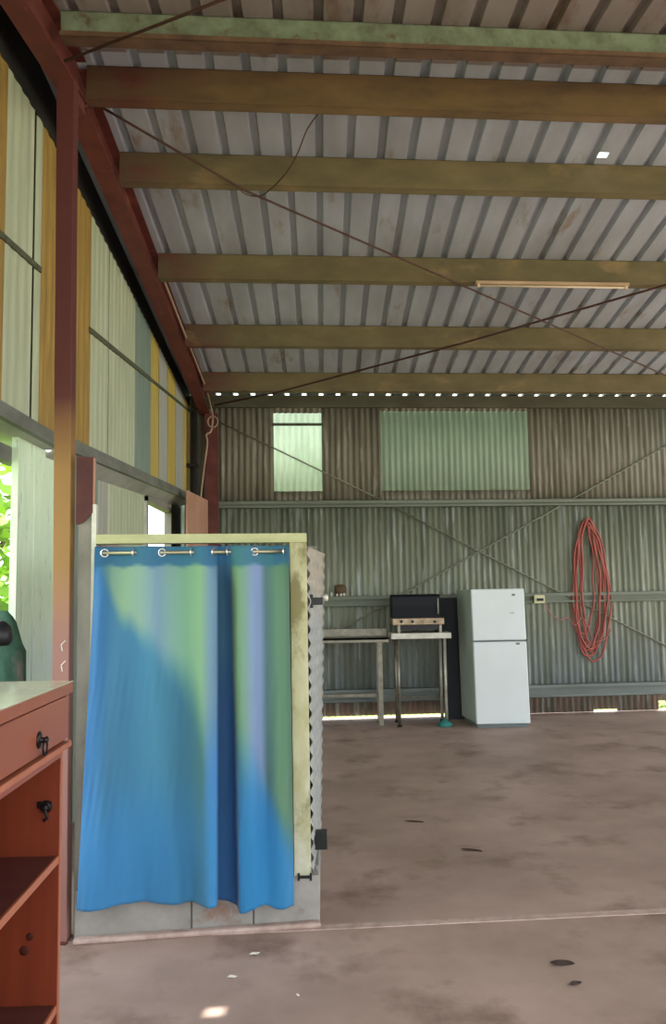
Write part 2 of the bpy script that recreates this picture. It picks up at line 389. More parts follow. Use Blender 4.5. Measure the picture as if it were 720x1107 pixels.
purlin('roof_purlin', 400, 423, 'purlin', 'brown roof purlin closest to the back wall eave')
# ---------------------------------------------------------------- rafters, posts
def rx(x, y, h=0.0):      # point below the roof sheet at x,y (far slope)
    # plane point
    t = V((x, y, 0)); z = E0.z - ((t.x-E0.x)*RN.x + (t.y-E0.y)*RN.y)/RN.z; return V((x, y, z+h))
def rx2(x, y, h=0.0):
    o = RG(0); z = o.z - ((x-o.x)*RN2.x + (y-o.y)*RN2.y)/RN2.z; return V((x, y, z+h))
def ibeam(mb, p0, p1, w, h, tw=.01, tf=.012):   # p0,p1 on top centre, hangs down
    up = V((0, 0, 1)); s = V((1, 0, 0))
    for (x0, x1, z0, z1) in ((-w/2, w/2, -tf, 0), (-w/2, w/2, -h, -h+tf), (-tw/2, tw/2, -h+tf, -tf)):
        mb.hexa([p0+s*x0+up*z0, p0+s*x1+up*z0, p1+s*x1+up*z0, p1+s*x0+up*z0, p0+s*x0+up*z1, p0+s*x1+up*z1, p1+s*x1+up*z1, p1+s*x0+up*z1])
ye = yback(-1.5)-.03
mb = MB(); ibeam(mb, rx(-1.43, 4.8, -.01), rx(-1.45, ye, -.01), .13, .26)
ra = tag(build('rafter', mb, 'red'), 'red oxide steel rafter sloping down to the back corner along the left wall', 'rafter')
mb = MB(); ibeam(mb, rx2(-1.43, 4.8, -.01), rx2(-1.47, -1.2, -.01), .13, .26)
tag(build('rafter', mb, 'red'), 'red oxide steel rafter end entering at the top left corner of the picture', 'rafter')
# corner column
mb = MB(); xc0 = on_y(223, 600, ye).x; xc1 = on_y(237, 600, ye).x
mb.box(xc0, xc1, ye-.12, ye-.01, 0, rx(-1.5, ye).z-.27)
tag(build('corner_post', mb, 'red'), 'red steel post in the far left corner below the rafter end', 'post')
# front post
PY = on_z(72, 1020).y; pxl, pxr = on_y(61, 560, PY).x, on_y(78, 560, PY).x
ptop = on_y(72, 95, PY).z
tl, tr = on_y(61, 95, PY).x, on_y(80, 95, PY).x
mb = MB(); mb.hexa([(pxl, PY, 0), (pxr, PY, 0), (pxr, PY+.08, 0), (pxl, PY+.08, 0), (tl, PY, ptop+.05), (tr, PY, ptop+.05), (tr, PY+.08, ptop+.05), (tl, PY+.08, ptop+.05)])
post = tag(build('steel_post', mb, 'post', bevel=.004), 'tall maroon and ochre steel post standing left of the blue curtain', 'post')
rb = rx(-1.43, 4.85, -.27)
pt = V(((tl+tr)/2, PY+.04, ptop+.01))
mb = MB(); mb.beam(pt, rb+V((0, 0, .03)), .07, .07)
build('knee_brace', mb, 'red', post)
mb = MB().box(pxl-.03, pxr+.002, PY-.02, PY+.09, 0, .008); build('base_plate', mb, 'red', post)
for x_, y_ in ((68, 697), (68, 719)):
    c_ = on_y(x_, y_, PY-.001); mb = MB(); mb.tube([c_+V((.012, 0, .02)), c_+V((-.008, 0, .0)), c_+V((-.002, 0, -.03))], .003, 6); build('paint_scratch', mb, 'chip', post)
# brace rods under the roof
def rod(name, pts, r, m, label, cat='rod', group=None, n=6):
    mb = MB(); mb.tube(pts, r, n); return tag(build(name, mb, m, smooth=True), label, cat, group)
R1a = on_x(70, 66, -1.44); R1b = on_y(250, -3, 3.9)
R1a = on_x(70, 66, -1.36); R1b = on_plane(240, 0, RG(0)-RN2*.26, RN2)
rod('brace_rod', [R1a, R1b, R1b+(R1b-R1a)*1.0], .009, 'rod', 'dark rusty brace rod rising from the post top past the pale green purlin', group='roof brace rods')
h2 = -.27
q = [on_roof(86, 102, -.1)]+[on_roof(x, y, h2) for x, y in ((265, 206), (510, 313), (720, 406), (860, 470))]
rod('brace_rod', q[:4], .009, 'rod', 'thin rusty brace rod running from the left post down to the right under the purlins', group='roof brace rods')
q = [on_roof(232, 438, -.2)]+[on_roof(x, y, h2) for x, y in ((300, 424), (500, 371), (720, 308), (900, 256))]
rod('brace_rod', q, .011, 'rod', 'rusty brace rod rising from the back left corner up to the right', group='roof brace rods')
# braces on the back wall
def wrod(pts, r, m, label):
    return rod('brace_rod', [W(x, y, .03) for x, y in pts], r, m, label, group='wall brace rods')
wrod([(237, 456), (405, 537)], .010, 'rod_galv', 'thin brace rod crossing the narrow mint translucent sheet')
wrod([(405, 537), (525, 600), (720, 698), (800, 738)], .012, 'rod_galv', 'grey brace rod sloping down to the right behind the red hose')
wrod([(345, 694), (440, 640), (632, 532), (720, 482), (800, 438)], .012, 'rod_galv', 'grey brace rod rising to the right from behind the bench')
# ---------------------------------------------------------------- left wall
wl = empty('wall_left', (XL, 6, 0)); struct(wl, 'left wall clad in pale, yellow and grey upright sheets')
def yz(px, x=XL): return on_x(px, 300 if px < 90 else 400, x).y
WT = [on_x(a_, b_, XL) for a_, b_ in ((-30, 5), (0, 53), (60, 153), (84, 198), (208, 444))]
def wtop(y):
    if y <= WT[1].y: return min(WT[1].z, rx2(XL, y).z-.12)
    for p_, q_ in zip(WT[1:], WT[2:]):
        if y <= q_.y: return p_.z+(q_.z-p_.z)*(y-p_.y)/(q_.y-p_.y)
    return WT[-1].z+(WT[-1].z-WT[-2].z)*(y-WT[-1].y)/(WT[-1].y-WT[-2].y)
def wbot(y): return (2.60 if y < 5.3 else 2.635+(y-5.75)*(2.83-2.635)/(10.16-5.75))
def wpanel(y0, y1, m, x=XL, top=wtop, bot=wbot, ribs=True, label=None):
    n = max(2, int((y1-y0)/.03)); rows = []
    for fn in (bot, top):
        rows.append([V((x+(.006*(1 if (i % 4) in (1, 2) else 0) if ribs else 0), y0+(y1-y0)*i/n, fn(y0+(y1-y0)*i/n))) for i in range(n+1)])
    o = build('wall_panel', MB().grid(rows), m, wl, solid=.004)
    if label: o['label'] = label
    return o
for a_, b_, m in ((97, 116.8, 'panelA'), (117.2, 145, 'panelA'), (145.5, 162.5, 'panelB'), (163, 171.5, 'panelC'), (171.8, 181, 'panelD'), (181.3, 189.5, 'panelC'), (189.8, 198, 'panelD'), (198.3, 207, 'panelC')):
    wpanel(yz(a_)+.006, yz(b_)-.006, m)
wpanel(yz(207.3), yback(XL)-.05, 'panelD')
wpanel(yz(64), yz(97), 'panelE'); wpanel(yz(44), yz(63.6), 'panelE'); wpanel(yz(36.5), yz(43.6), 'panelA'); wpanel(yz(3), yz(33), 'panelA'); wpanel(3.6, yz(2.6), 'panelE')
wpanel(2.4, 3.58, 'panelA'); wpanel(1.2, 2.38, 'panelD'); wpanel(-1.2, 1.18, 'panelA', top=lambda y: 4.1, ribs=True)
# backing (dark joint lines) just behind the sheets
mb = MB()
ys = [1.2, 4.8, 5.3, yback(XL)]
rows = [[V((XL-.02, y, wbot(y))) for y in ys], [V((XL-.02, y, wtop(y))) for y in ys]]
build('wall_backing', MB().grid(rows), 'moss', wl, solid=.02)
# dark fascia between wall top and roof
mb = MB()
def fz(y): return (rx(XL, y).z if y > 4.8 else rx2(XL, y).z)-.01
ys = [-1.2, 1.2, 3, 4.2, 4.8, 5.3, yback(XL)-.02]
for k in range(len(ys)-1):
    y0, y1 = ys[k], ys[k+1]; t0 = min(wtop(y0), fz(y0)-.1); t1 = min(wtop(y1), fz(y1)-.1)
    mb.hexa([(XL-.05, y0, t0-.03), (XL+.012, y0, t0-.03), (XL+.012, y1, t1-.03), (XL-.05, y1, t1-.03), (XL-.05, y0, fz(y0)), (XL+.012, y0, fz(y0)), (XL+.012, y1, fz(y1)), (XL-.05, y1, fz(y1))])
build('top_rail', mb, 'charcoal', wl)
# mossy horizontal rails on the upper wall
def rail(p0, p1, w=.035):
    mb = MB(); mb.beam(p0, p1, .012, w); build('rail', mb, 'moss', wl)
rail(on_x(96.5, 356, XL+.012), on_x(163, 410, XL+.012), .04); rail(on_x(163, 410, XL+.012), on_x(207, 446, XL+.012), .03)
rail(on_x(-14, 240, XL+.012), on_x(44, 292, XL+.012), .035)
XW_ = -1.80
# horizontal beam below the upper sheets, its soffit and the recessed lower wall
mb = MB()
def bm_seg(mb, y0, y1, z0, z1, x0, x1, t):
    mb.hexa([(x0, y0, z0-t), (x1, y0, z0-t), (x1, y1, z1-t), (x0, y1, z1-t), (x0, y0, z0), (x1, y0, z0), (x1, y1, z1), (x0, y1, z1)])
bm_seg(mb, 5.3, yback(XL)-.05, wbot(5.3)+.02, wbot(yback(XL))+.02, XL-.01, XL+.03, .09)
beam = build('wall_beam', mb, 'wgirt'); tag(beam, 'grey ledge beam along the left wall behind the steel post', 'beam')
mb = MB(); yE = yback(XL)-.05; zA, zB = wbot(5.3)-.065, wbot(yE)-.065
mb.hexa([(XW_, 5.3, zA-.10), (XL+.0, 5.3, zA), (XL+.0, yE, zB), (XW_, yE, zB-.10), (XW_, 5.3, zA-.08), (XL+.0, 5.3, zA+.02), (XL+.0, yE, zB+.02), (XW_, yE, zB-.08)]); build('soffit', mb, 'soffit', beam)
mb = MB(); mb.box(XL-.01, XL+.03, -1.2, 5.28, 2.53, 2.61)
beam = build('wall_beam', mb, 'wgirt'); tag(beam, 'grey ledge beam over the open bay left of the steel post', 'beam')
mb = MB(); mb.box(XL-.28, XL-.01, -1.2, 5.28, 2.53, 2.56); build('soffit', mb, 'soffit', beam)
XW = -1.78
zs_ = lambda y: wbot(y)-.15
def lpanel(y0, y1, m, x=XW, bot=0.0, top=None):
    wpanel(y0, y1, m, x=x, top=top or zs_, bot=(lambda y: bot))
yj1_ = on_x(67, 600, -1.75).y
lpanel(yj1_-.02, on_x(104, 600, XW).y, 'panelB'); lpanel(on_x(104.4, 600, XW).y, on_x(115.5, 600, XW).y, 'panelD'); lpanel(on_x(116.5, 600, XW).y, on_x(155, 600, XW).y, 'panelA')
# window opening with frame in the lower wall
yw0, yw1 = on_x(156, 600, XW).y, on_x(183, 600, XW).y
zsill = 1.0
lpanel(yw0, yw1, 'panelA', top=lambda y: zsill); 
win = MB()
for (y0, y1, z0, z1) in ((yw0, yw0+.05, zsill, zs_(yw0)), (yw1-.05, yw1, zsill, zs_(yw1)), (yw0, yw1, zsill-.05, zsill), (yw0, yw1, zs_(yw0)-.05, zs_(yw0)+.01)):
    win.box(XW-.05, XW+.03, y0, y1, z0, z1)
struct(build('window_1', win, 'greyboard'), 'unglazed opening in the left wall showing white daylight')
lpanel(yw1, yback(XW)-.05, 'panelB')
wpanel(yw1+.02, yback(XW)-.06, M['charcoal'], x=XW+.02, top=zs_, bot=lambda y: 0.0, ribs=False, label='dark sheet beside the opening')
# open bay: jamb board, small lintel
yj0, yj1 = on_x(18, 600, -1.75).y, on_x(68, 600, -1.75).y
mb = MB(); mb.box(-1.79, -1.75, yj0, yj1, 0, 2.53)
mb.box(-1.75, -1.744, (yj0+yj1)/2-.16, (yj0+yj1)/2+.0, 0, 2.52); mb.box(-1.75, -1.743, yj1-.14, yj1-.04, 0, 2.52)
struct(build('wall_jamb', mb, 'jamb'), 'pale green upright board beside the open bay')
mb = MB(); mb.box(-1.86, -1.79, -1.2, on_x(22, 480, -1.79).y, 2.38, 2.47); mb2 = build('trim_1', mb, 'wgirt'); struct(mb2, 'small grey lintel over the open bay')
# low sill wall under the open bay
mb = MB(); mb.box(-1.82, -1.76, -1.2, 3.9, 0, .5); struct(build('wall_sill', mb, 'panelB'))
# dark pipe in the far corner, pale cable, plywood board
yp = yback(-1.5)-.25
pp = [on_y(211, 442, yp), on_y(210, 560, yp)]; pp[1].z = 2.0; pp.append(V((pp[1].x, yp, .02)))
pp[0].x = pp[1].x
mb = MB(); mb.tube([V((pp[1].x, yp, z)) for z in (0.0, 2, 3.9)], .045, 12)
t = tag(build('corner_pipe', mb, 'charcoal', smooth=True), 'dark upright pipe beside the red corner post', 'pipe')
mb = MB(); mb.box(pp[1].x-.1, pp[1].x+.055, yp-.06, yp+.05, 3.18, 3.22); build('pipe_clip', mb, 'iron', t)
yc = ye-.16
cab = [on_x(y_[0], y_[1], -1.355) for y_ in ((176, 300), (200, 362), (222, 418))]
cab += [on_y(x, y, yc) for x, y in ((227, 436), (230, 452), (228, 466), (223, 470), (224, 480), (220, 510), (217, 540), (219, 556), (217, 575))]
last = cab[-1]; cab += [V((last.x, last.y, 1.2)), V((last.x, last.y, .3))]
def smoothpts(pts, n=6):
    out = []
    P_ = [pts[0]]+list(pts)+[pts[-1]]
    for i in range(1, len(P_)-2):
        for k in range(n):
            t = k/n; a, b, c, d = P_[i-1], P_[i], P_[i+1], P_[i+2]
            out.append(.5*((2*b)+(c-a)*t+(2*a-5*b+4*c-d)*t*t+(3*b-a-3*c+d)*t*t*t))
    out.append(V(pts[-1])); return out
rod('hanging_cable', smoothpts(cab), .013, 'cable', 'pale cable hanging down the red corner post', 'cable')
lp = [on_y(230+5.5*math.cos(t), 456+6*math.sin(t), yc-.02) for t in [k*2*math.pi/18 for k in range(18)]]
mb = MB(); mb.tube(lp, .01, 6, closed=True); tag(build('cable_loop', mb, 'cable', smooth=True), 'small coil of pale cable at the top of the corner post', 'cable')
mb = MB(); b0 = on_y(201, 530, 9.55); b1 = on_y(223, 541, 10.2)
mb.hexa([(b0.x, 9.55, 0), (b0.x+.02, 9.55, 0), (b1.x+.02, 10.2, 0), (b1.x, 10.2, 0), (b0.x, 9.55, b0.z), (b0.x+.02, 9.55, b0.z), (b1.x+.02, 10.2, b1.z), (b1.x, 10.2, b1.z)])
tag(build('plywood_board', mb, 'ply'), 'pinkish plywood board standing in the far left corner', 'board')
# ---------------------------------------------------------------- tube light
pa, pb_ = on_roof(513, 309, -PH-.03), on_roof(679, 309.5, -PH-.03)
c = (pa+pb_)/2; lt = tag(empty('tube_light', c), 'long cream fluorescent batten under the roof purlin', 'light fitting')
base = on_plane(595, 304, E0-RN*PH, RN)
dz = V((0, 0, 1))
p0 = V((pa.x, 0, 0)); 
def lin(x, dy, dzv): q_ = base + u*((x-base.x)/u.x); return V((q_.x, q_.y+dy, q_.z+dzv))
mb = MB(); mb.beam(lin(pa.x, .0, -.025), lin(pb_.x, .0, -.025), .045, .03, side=(0, 1, 0)); build('batten_body', mb, 'lampbody', lt, bevel=.004)
mb = MB(); mb.tube([lin(pa.x+.04, -.005, -.052), lin(pb_.x-.04, -.005, -.052)], .010, 12); build('lamp_tube', mb, 'tube', lt, smooth=True)
for x in (pa.x+.025, pb_.x-.025):
    mb = MB(); mb.beam(lin(x-.012, -.005, -.045), lin(x+.012, -.005, -.045), .026, .045, side=(0, 1, 0)); build('tube_holder', mb, 'tube', lt, bevel=.003)
# wire loop at the purlin
wl_ = [on_roof(x, y, -.29) for x, y in ((258, 203), (266, 210), (280, 212), (292, 205), (310, 186), (322, 165), (332, 140), (345, 124))]
wl_[-1] = on_roof(345, 122, -.05); 
rod('loose_wire', smoothpts(wl_), .0045, 'rod', 'thin wire drooping in a loop from a purlin', 'wire')
# ---------------------------------------------------------------- curtain cubicle
A = on_z(80, 1018); B = on_z(346, 999); B.z = A.z = 0
cu = (B-A).normalized(); cn = V((cu.y, -cu.x, 0));
if cn.y > 0: cn = -cn
def C(px, py, off=0): return on_plane(px, py, A+cn*off, cn)
def ca(px, py=800, off=0): return (C(px, py, off)-A).dot(cu)
def cp(a, off, z): return A+cu*a+cn*off+V((0, 0, z))
zt, zt2 = C(220, 577).z, C(220, 587).z
zbk = C(330, 947).z; aEnd = (B-A).length
cub = tag(empty('shower_cubicle', A+cu*.55), 'small cubicle of old corrugated sheets on a block kerb behind the blue curtain', 'cubicle')
a0, a1 = ca(103, 580), ca(331.5, 580)
mb = MB(); mb.obox(cp(a0, 0, zt2), cu*(a1-a0), -cn*.07, V((0, 0, zt-zt2))); build('header_rail', mb, 'frametop', cub, bevel=.002)
j0t, j0b, j1t, j1b = ca(313, 590), ca(318, 940), ca(331.5, 590), ca(336.5, 940)
mb = MB(); mb.hexa([cp(j0b, 0, zbk), cp(j1b, 0, zbk), cp(j1b, -.05, zbk), cp(j0b, -.05, zbk), cp(j0t, 0, zt2), cp(j1t, 0, zt2), cp(j1t, -.05, zt2), cp(j0t, -.05, zt2)])
build('door_jamb', mb, 'frame', cub, bevel=.003)
mb = MB(); w0, w1 = ca(97.5, 700), ca(102.5, 700); mb.obox(cp(w0, .0, .2), cu*(w1-w0), -cn*.06, V((0, 0, C(100, 545).z-.2))); build('edge_strip', mb, 'white_edge', cub)
g0, g1 = ca(82.5, 700), ca(97.5, 700); mb = MB(); mb.obox(cp(g0, -.02, 0.0), cu*(g1-g0), -cn*.04, V((0, 0, C(90, 562).z))); build('side_board', mb, 'greyboard', cub)
# dark red board piece with a curved lower edge
zr1 = C(90, 494).z; pts = []
n = 10
for k in range(n+1):
    t = k/n; pts.append((g0-.01+(w0+.005-g0+.01)*t, C(90, 567-13*t*t).z))
rows = [[cp(x, -.005, z) for x, z in pts], [cp(x, -.005, zr1) for x, z in pts]]
build('upper_board', MB().grid(rows), mat('maroon_board', (88, 46, 42), (70, 36, 34), 6, rough=.7), cub, solid=.018)
mb = MB(); mb.obox(cp(w0, .0, C(100, 545).z), cu*.012, -cn*.04, V((0, 0, C(100, 495).z-C(100, 545).z))); build('edge_strip', mb, 'ply', cub)
# block kerb (three blocks across the front, return along the side)
kb = MB()
b1_ = ca(207, 985); b2_ = ca(274, 980)
segs = [(.0, b1_-.004), (b1_+.004, b2_-.004), (b2_+.004, aEnd)]
for s0, s1 in segs: kb.obox(cp(s0, 0, 0.0), cu*(s1-s0), -cn*.14, V((0, 0, zbk)))
far_b = on_z(346.5, 925); far_b.z = 0
sd = (far_b-B)
kb.obox(B+sd*.14, sd*.86, -cu*.09, V((0, 0, zbk)))
kerb = build('block_kerb', kb, 'block', cub, bevel=.004)
for bb_ in (b1_, b2_):
    mk = MB(); mk.obox(cp(bb_-.006, -.004, 0.0), cu*(.012), -cn*.13, V((0, 0, zbk-.003))); build('mortar_joint', mk, 'mortar', kerb)
mk = MB(); mk.obox(cp(.0, .05, 0), cu*aEnd, -cn*.05, V((0, 0, .025))); build('mortar_fillet', mk, 'joint', kerb, bevel=.01)
# corrugated side
def side_pt(s, zf):   # s 0 near..1 far, zf 0 bottom..1 top
    nt_, nb_ = C(332.5, 590, -.01), C(337.5, 945, -.01)
    depth = .85
    ft, fb = on_y(350.5, 605, nt_.y+depth), on_y(347, 900, nb_.y+depth)
    top = nt_.lerp(ft, s); bot = nb_.lerp(fb, s)
    x = bot.x+(top.x-bot.x)*zf; y = bot.y+(top.y-bot.y)*zf
    ztp = C(333, 591).z; zbt = C(337, 944).z
    return V((x, y, zbt+(ztp-zbt)*zf))
nz = 23*10; rows = []
for k in range(nz+1):
    zf = k/nz; w = math.cos(2*math.pi*k/10)
    rows.append([side_pt(s, zf)+V(((.003+.0085*w if s == 0 else .0015+.0040*w), 0, 0)) for s in (0, .02, .25, .5, .75, 1)])
build('side_sheet', MB().grid(rows), 'cubside', cub, smooth=True, solid=.002)
mb = MB(); q0, q1 = side_pt(.0, 0)+V((-.02, 0, 0)), side_pt(0, 1)+V((-.02, 0, 0)); 
mb.beam(q0+V((0, .02, 0)), q1+V((0, .02, 0)), .03, .03, side=(1, 0, 0)); mb.beam(side_pt(1, 0)+V((-.03, -.02, 0)), side_pt(1, 1)+V((-.03, -.02, 0)), .04, .04, side=(1, 0, 0))
build('side_stud', mb, 'charcoal', cub)
bk = [side_pt(1, 0), A+V((0, .85, 0))]
rows = []
for z in (.02, zt-.02):
    rows.append([bk[1].lerp(bk[0], i/100)+V((0, .01*math.sin(i*1.1), z-bk[1].lerp(bk[0], i/100).z)) for i in range(101)])
build('rear_sheet', MB().grid(rows), 'cubside', cub, smooth=True, solid=.002)
rows = []
for z in (.02, zt-.02): rows.append([(A+V((.05, .06, 0))).lerp(bk[1]+V((.05, 0, 0)), i/60)+V((.01*math.sin(i*1.1), 0, z)) for i in range(61)])
build('side_sheet', MB().grid(rows), 'cubside', cub, smooth=True, solid=.002)
# black brackets
def sidebox(px0, px1, py0, py1, s, m, th=.03):
    y = side_pt(s, .5).y; p_ = on_y(px0, py1, y); q_ = on_y(px1, py0, y)
    mb = MB(); mb.box(p_.x, q_.x, y, y+th, p_.z, q_.z); return mb
mb = sidebox(335, 349, 646, 654, .12, 'black', .04); p_ = on_y(336, 650, side_pt(.1, .5).y)
mb.box(p_.x-.004, p_.x+.012, p_.y-.01, p_.y+.06, p_.z-.035, p_.z+.035)
o = build('clamp_bracket', mb, 'black', cub, bevel=.003); 
mb = MB(); p_ = on_y(351, 646, side_pt(.2, .5).y); mb.lathe(p_-V((0, 0, .02)), (0, 0, 1), [(.014, 0), (.02, .01), (.02, .03), (.012, .04)], 12); build('bracket_knob', mb, 'steel_l', o, smooth=True)
mb = sidebox(340, 353.5, 899, 919, .2, 'black', .05); build('clamp_bracket', mb, 'black', cub, bevel=.003)
mb = sidebox(323, 336, 944, 949, 0, 'black', .01)
p0_, p1_ = C(323, 948, .004), C(336, 948, .004); mb = MB(); mb.beam(p0_, p1_, .01, .012, side=cn); mb.beam(C(323, 944, .004), C(323, 952, .004), .01, .01, side=cn); mb.beam(C(336, 944, .004), C(336, 952, .004), .01, .01, side=cn); build('hinge_pin', mb, 'black', cub)
# curtain rod
RO = .055
zr = C(210, 597, RO).z
mb = MB(); mb.tube([cp(ca(103, 597, RO), RO, zr), cp(ca(311, 597, RO), RO, zr)], .0085, 12)
rodo = tag(build('curtain_rod', mb, 'brass', smooth=True), 'thin metal rod the blue curtain hangs from', 'curtain rod')
for px in (104, 310):
    mb = MB(); aa = ca(px, 597, RO); mb.obox(cp(aa-.006, 0, zr-.015), cu*.012, cn*(RO+.006), V((0, 0, .03))); build('rod_bracket', mb, 'brass', rodo)
# curtain fabric
gp = [113, 145.5, 175, 208, 231, 247, 275, 307.5]     # grommets
ga = [ca(p, 597, RO) for p in gp]
TL, TR = ca(103, 592, RO), ca(312, 592, RO)
def interp(x, xs, ys):
    if x <= xs[0]: return ys[0]
    for i in range(len(xs)-1):
        if x <= xs[i+1]:
            h = xs[i+1]-xs[i]; t = (x-xs[i])/h
            m0 = (ys[i+1]-ys[i-1])/(xs[i+1]-xs[i-1])*h if i > 0 else (ys[i+1]-ys[i])
            m1 = (ys[i+2]-ys[i])/(xs[i+2]-xs[i])*h if i+2 < len(xs) else (ys[i+1]-ys[i])
            return (2*t**3-3*t*t+1)*ys[i]+(t**3-2*t*t+t)*m0+(-2*t**3+3*t*t)*ys[i+1]+(t**3-t*t)*m1
    return ys[-1]
# s (0..1 along the fabric) -> px at top / bottom and depth at top / bottom
sk = [0, .05, .12, .2, .28, .36, .44, .52, .585, .62, .655, .69, .72, .77, .83, .89, .95, 1]
pt_ = [103, 111, 122, 136, 150, 165, 180, 200, 228, 235, 233, 241, 249, 256, 270, 284, 299, 312]
pbt = [82, 92, 108, 127, 148, 168, 188, 208, 226, 235, 232, 243, 256, 260, 273, 288, 304, 318]
def topdepth(a):
    # wave: rod is in front between grommets 0-1, 2-3, 4-5, 6-7
    xs = [TL]+ga+[TR]; 
    for i in range(len(xs)-1):
        if a <= xs[i+1]:
            t = max(0, (a-xs[i])/(xs[i+1]-xs[i]))
            if i == 0: return .022*(1-t)
            if i == len(xs)-2: return .022*t
            return (-.026 if i % 2 == 1 else .028)*math.sin(math.pi*t)
    return 0.02
dbt = [.0, .02, .045, .01, -.02, .01, .035, .005, .05, .045, -.035, -.045, -.035, .04, .06, .02, .05, .015]
dmid = [-.01, .03, -.015, .0, .02, .02, .0, .01, .045, .045, -.06, -.095, -.06, .035, .04, .0, .025, .0]
zc0 = C(200, 590.5, RO).z
def curtain_pt(s, v):
    px_t = interp(s, sk, pt_); px_b = interp(s, sk, pbt)
    e = v**1.15
    at_ = ca(px_t, 597, RO); ab = ca(px_b, 980, RO+.03)
    a = at_+(ab-at_)*e
    k = max(0, 1-v/.16); k = k*k*(3-2*k)
    dm = interp(s, sk, dmid); db = interp(s, sk, dbt)
    d = RO + k*topdepth(at_) + (1-k)*((dm*(1-v)+db*v)) + .02*v
    d += .005*math.sin(s*37+v*5)*min(1, v*3) + .004*math.sin(s*61-v*9+1)*v + .0015*math.sin(s*150+v*30)*math.sin(v*11)*min(1, v*3)
    if .963 < v < .972: d -= .0015
    ybot = interp(s, [0, .2, .5, .58, .62, .69, .73, .78, .88, .93, 1], [986, 979, 975.5, 978, 977, 978, 984, 984, 977, 980, 978])
    zb_ = C(px_b, ybot, RO+.03).z
    return cp(a, d, zc0+(zb_-zc0)*v)
NU, NV = 260, 130
rows = [[curtain_pt(i/NU, jv/NV) for i in range(NU+1)] for jv in range(NV+1)]
def cell_px(p):
    q_ = (Mcw.transposed() @ (p-CAM)); return CX - F*q_.x/q_.z, CY + F*q_.y/q_.z
# dyed pattern printed in the cloth: pale stripes above a slanting dip-dyed blue; the deep fold's shade is darkened into the colours
def lerpc(x, K_):
    if x <= K_[0][0]: return K_[0][1]
    for (xa_, ca__), (xb_, cb__) in zip(K_, K_[1:]):
        if x <= xb_:
            t = (x-xa_)/(xb_-xa_)
            return tuple(p*(1-t)+q*t for p, q in zip(ca__, cb__)) if isinstance(ca__, tuple) else ca__*(1-t)+cb__*t
    return K_[-1][1]
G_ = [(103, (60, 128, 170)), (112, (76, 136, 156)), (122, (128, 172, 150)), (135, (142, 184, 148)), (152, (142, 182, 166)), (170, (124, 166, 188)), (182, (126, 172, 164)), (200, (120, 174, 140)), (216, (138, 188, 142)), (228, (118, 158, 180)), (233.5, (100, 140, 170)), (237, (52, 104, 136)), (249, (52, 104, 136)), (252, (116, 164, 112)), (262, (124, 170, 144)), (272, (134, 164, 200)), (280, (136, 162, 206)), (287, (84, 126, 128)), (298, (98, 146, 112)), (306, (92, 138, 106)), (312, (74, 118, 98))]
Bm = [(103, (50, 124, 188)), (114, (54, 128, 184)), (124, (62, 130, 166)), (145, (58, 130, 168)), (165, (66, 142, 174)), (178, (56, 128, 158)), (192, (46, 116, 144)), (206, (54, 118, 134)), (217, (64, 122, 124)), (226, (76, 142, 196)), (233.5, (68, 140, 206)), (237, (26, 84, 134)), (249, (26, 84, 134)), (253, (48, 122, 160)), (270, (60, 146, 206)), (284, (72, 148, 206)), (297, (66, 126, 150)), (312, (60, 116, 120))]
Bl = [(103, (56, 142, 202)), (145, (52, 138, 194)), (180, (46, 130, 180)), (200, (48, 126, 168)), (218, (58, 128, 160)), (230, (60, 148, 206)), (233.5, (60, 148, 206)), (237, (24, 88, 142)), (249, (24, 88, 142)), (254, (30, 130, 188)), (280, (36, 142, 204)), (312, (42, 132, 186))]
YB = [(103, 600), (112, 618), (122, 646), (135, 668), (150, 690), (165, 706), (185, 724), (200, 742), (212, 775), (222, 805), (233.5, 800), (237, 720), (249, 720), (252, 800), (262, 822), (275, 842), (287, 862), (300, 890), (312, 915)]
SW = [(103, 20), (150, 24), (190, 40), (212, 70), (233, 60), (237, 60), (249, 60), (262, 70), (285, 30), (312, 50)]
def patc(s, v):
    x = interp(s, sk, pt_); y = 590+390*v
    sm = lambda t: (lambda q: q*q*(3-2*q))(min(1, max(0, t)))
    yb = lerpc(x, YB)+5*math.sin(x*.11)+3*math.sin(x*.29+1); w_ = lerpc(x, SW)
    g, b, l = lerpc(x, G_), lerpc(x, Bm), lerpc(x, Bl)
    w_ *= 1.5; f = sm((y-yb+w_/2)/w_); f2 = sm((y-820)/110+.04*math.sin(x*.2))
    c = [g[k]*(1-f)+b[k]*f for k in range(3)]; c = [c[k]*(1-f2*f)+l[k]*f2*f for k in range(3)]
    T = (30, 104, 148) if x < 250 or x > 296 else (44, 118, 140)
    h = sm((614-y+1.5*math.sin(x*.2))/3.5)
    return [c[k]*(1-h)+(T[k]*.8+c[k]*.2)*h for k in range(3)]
cur = tag(empty('curtain', cp(.55, RO, 0.2)), 'blue and green curtain with metal eyelets hanging in the cubicle doorway', 'curtain')
fab = MB().grid(rows)
cm = bpy.data.materials.new('curtain_cloth'); cm.use_nodes = True
nt = cm.node_tree; bs_ = nt.nodes['Principled BSDF']; at = nt.nodes.new('ShaderNodeVertexColor'); at.layer_name = 'dye_shade'
nt.links.new(at.outputs[0], bs_.inputs['Base Color']); bs_.inputs['Roughness'].default_value = .75; bs_.inputs['Sheen Weight'].default_value = .15
wv = nt.nodes.new('ShaderNodeTexNoise'); wv.inputs['Scale'].default_value = 14; geo_ = nt.nodes.new('ShaderNodeNewGeometry'); nt.links.new(geo_.outputs['Position'], wv.inputs['Vector'])
bp_ = nt.nodes.new('ShaderNodeBump'); bp_.inputs['Strength'].default_value = .25; bp_.inputs['Distance'].default_value = .01; nt.links.new(wv.outputs['Fac'], bp_.inputs['Height']); nt.links.new(bp_.outputs[0], bs_.inputs['Normal'])
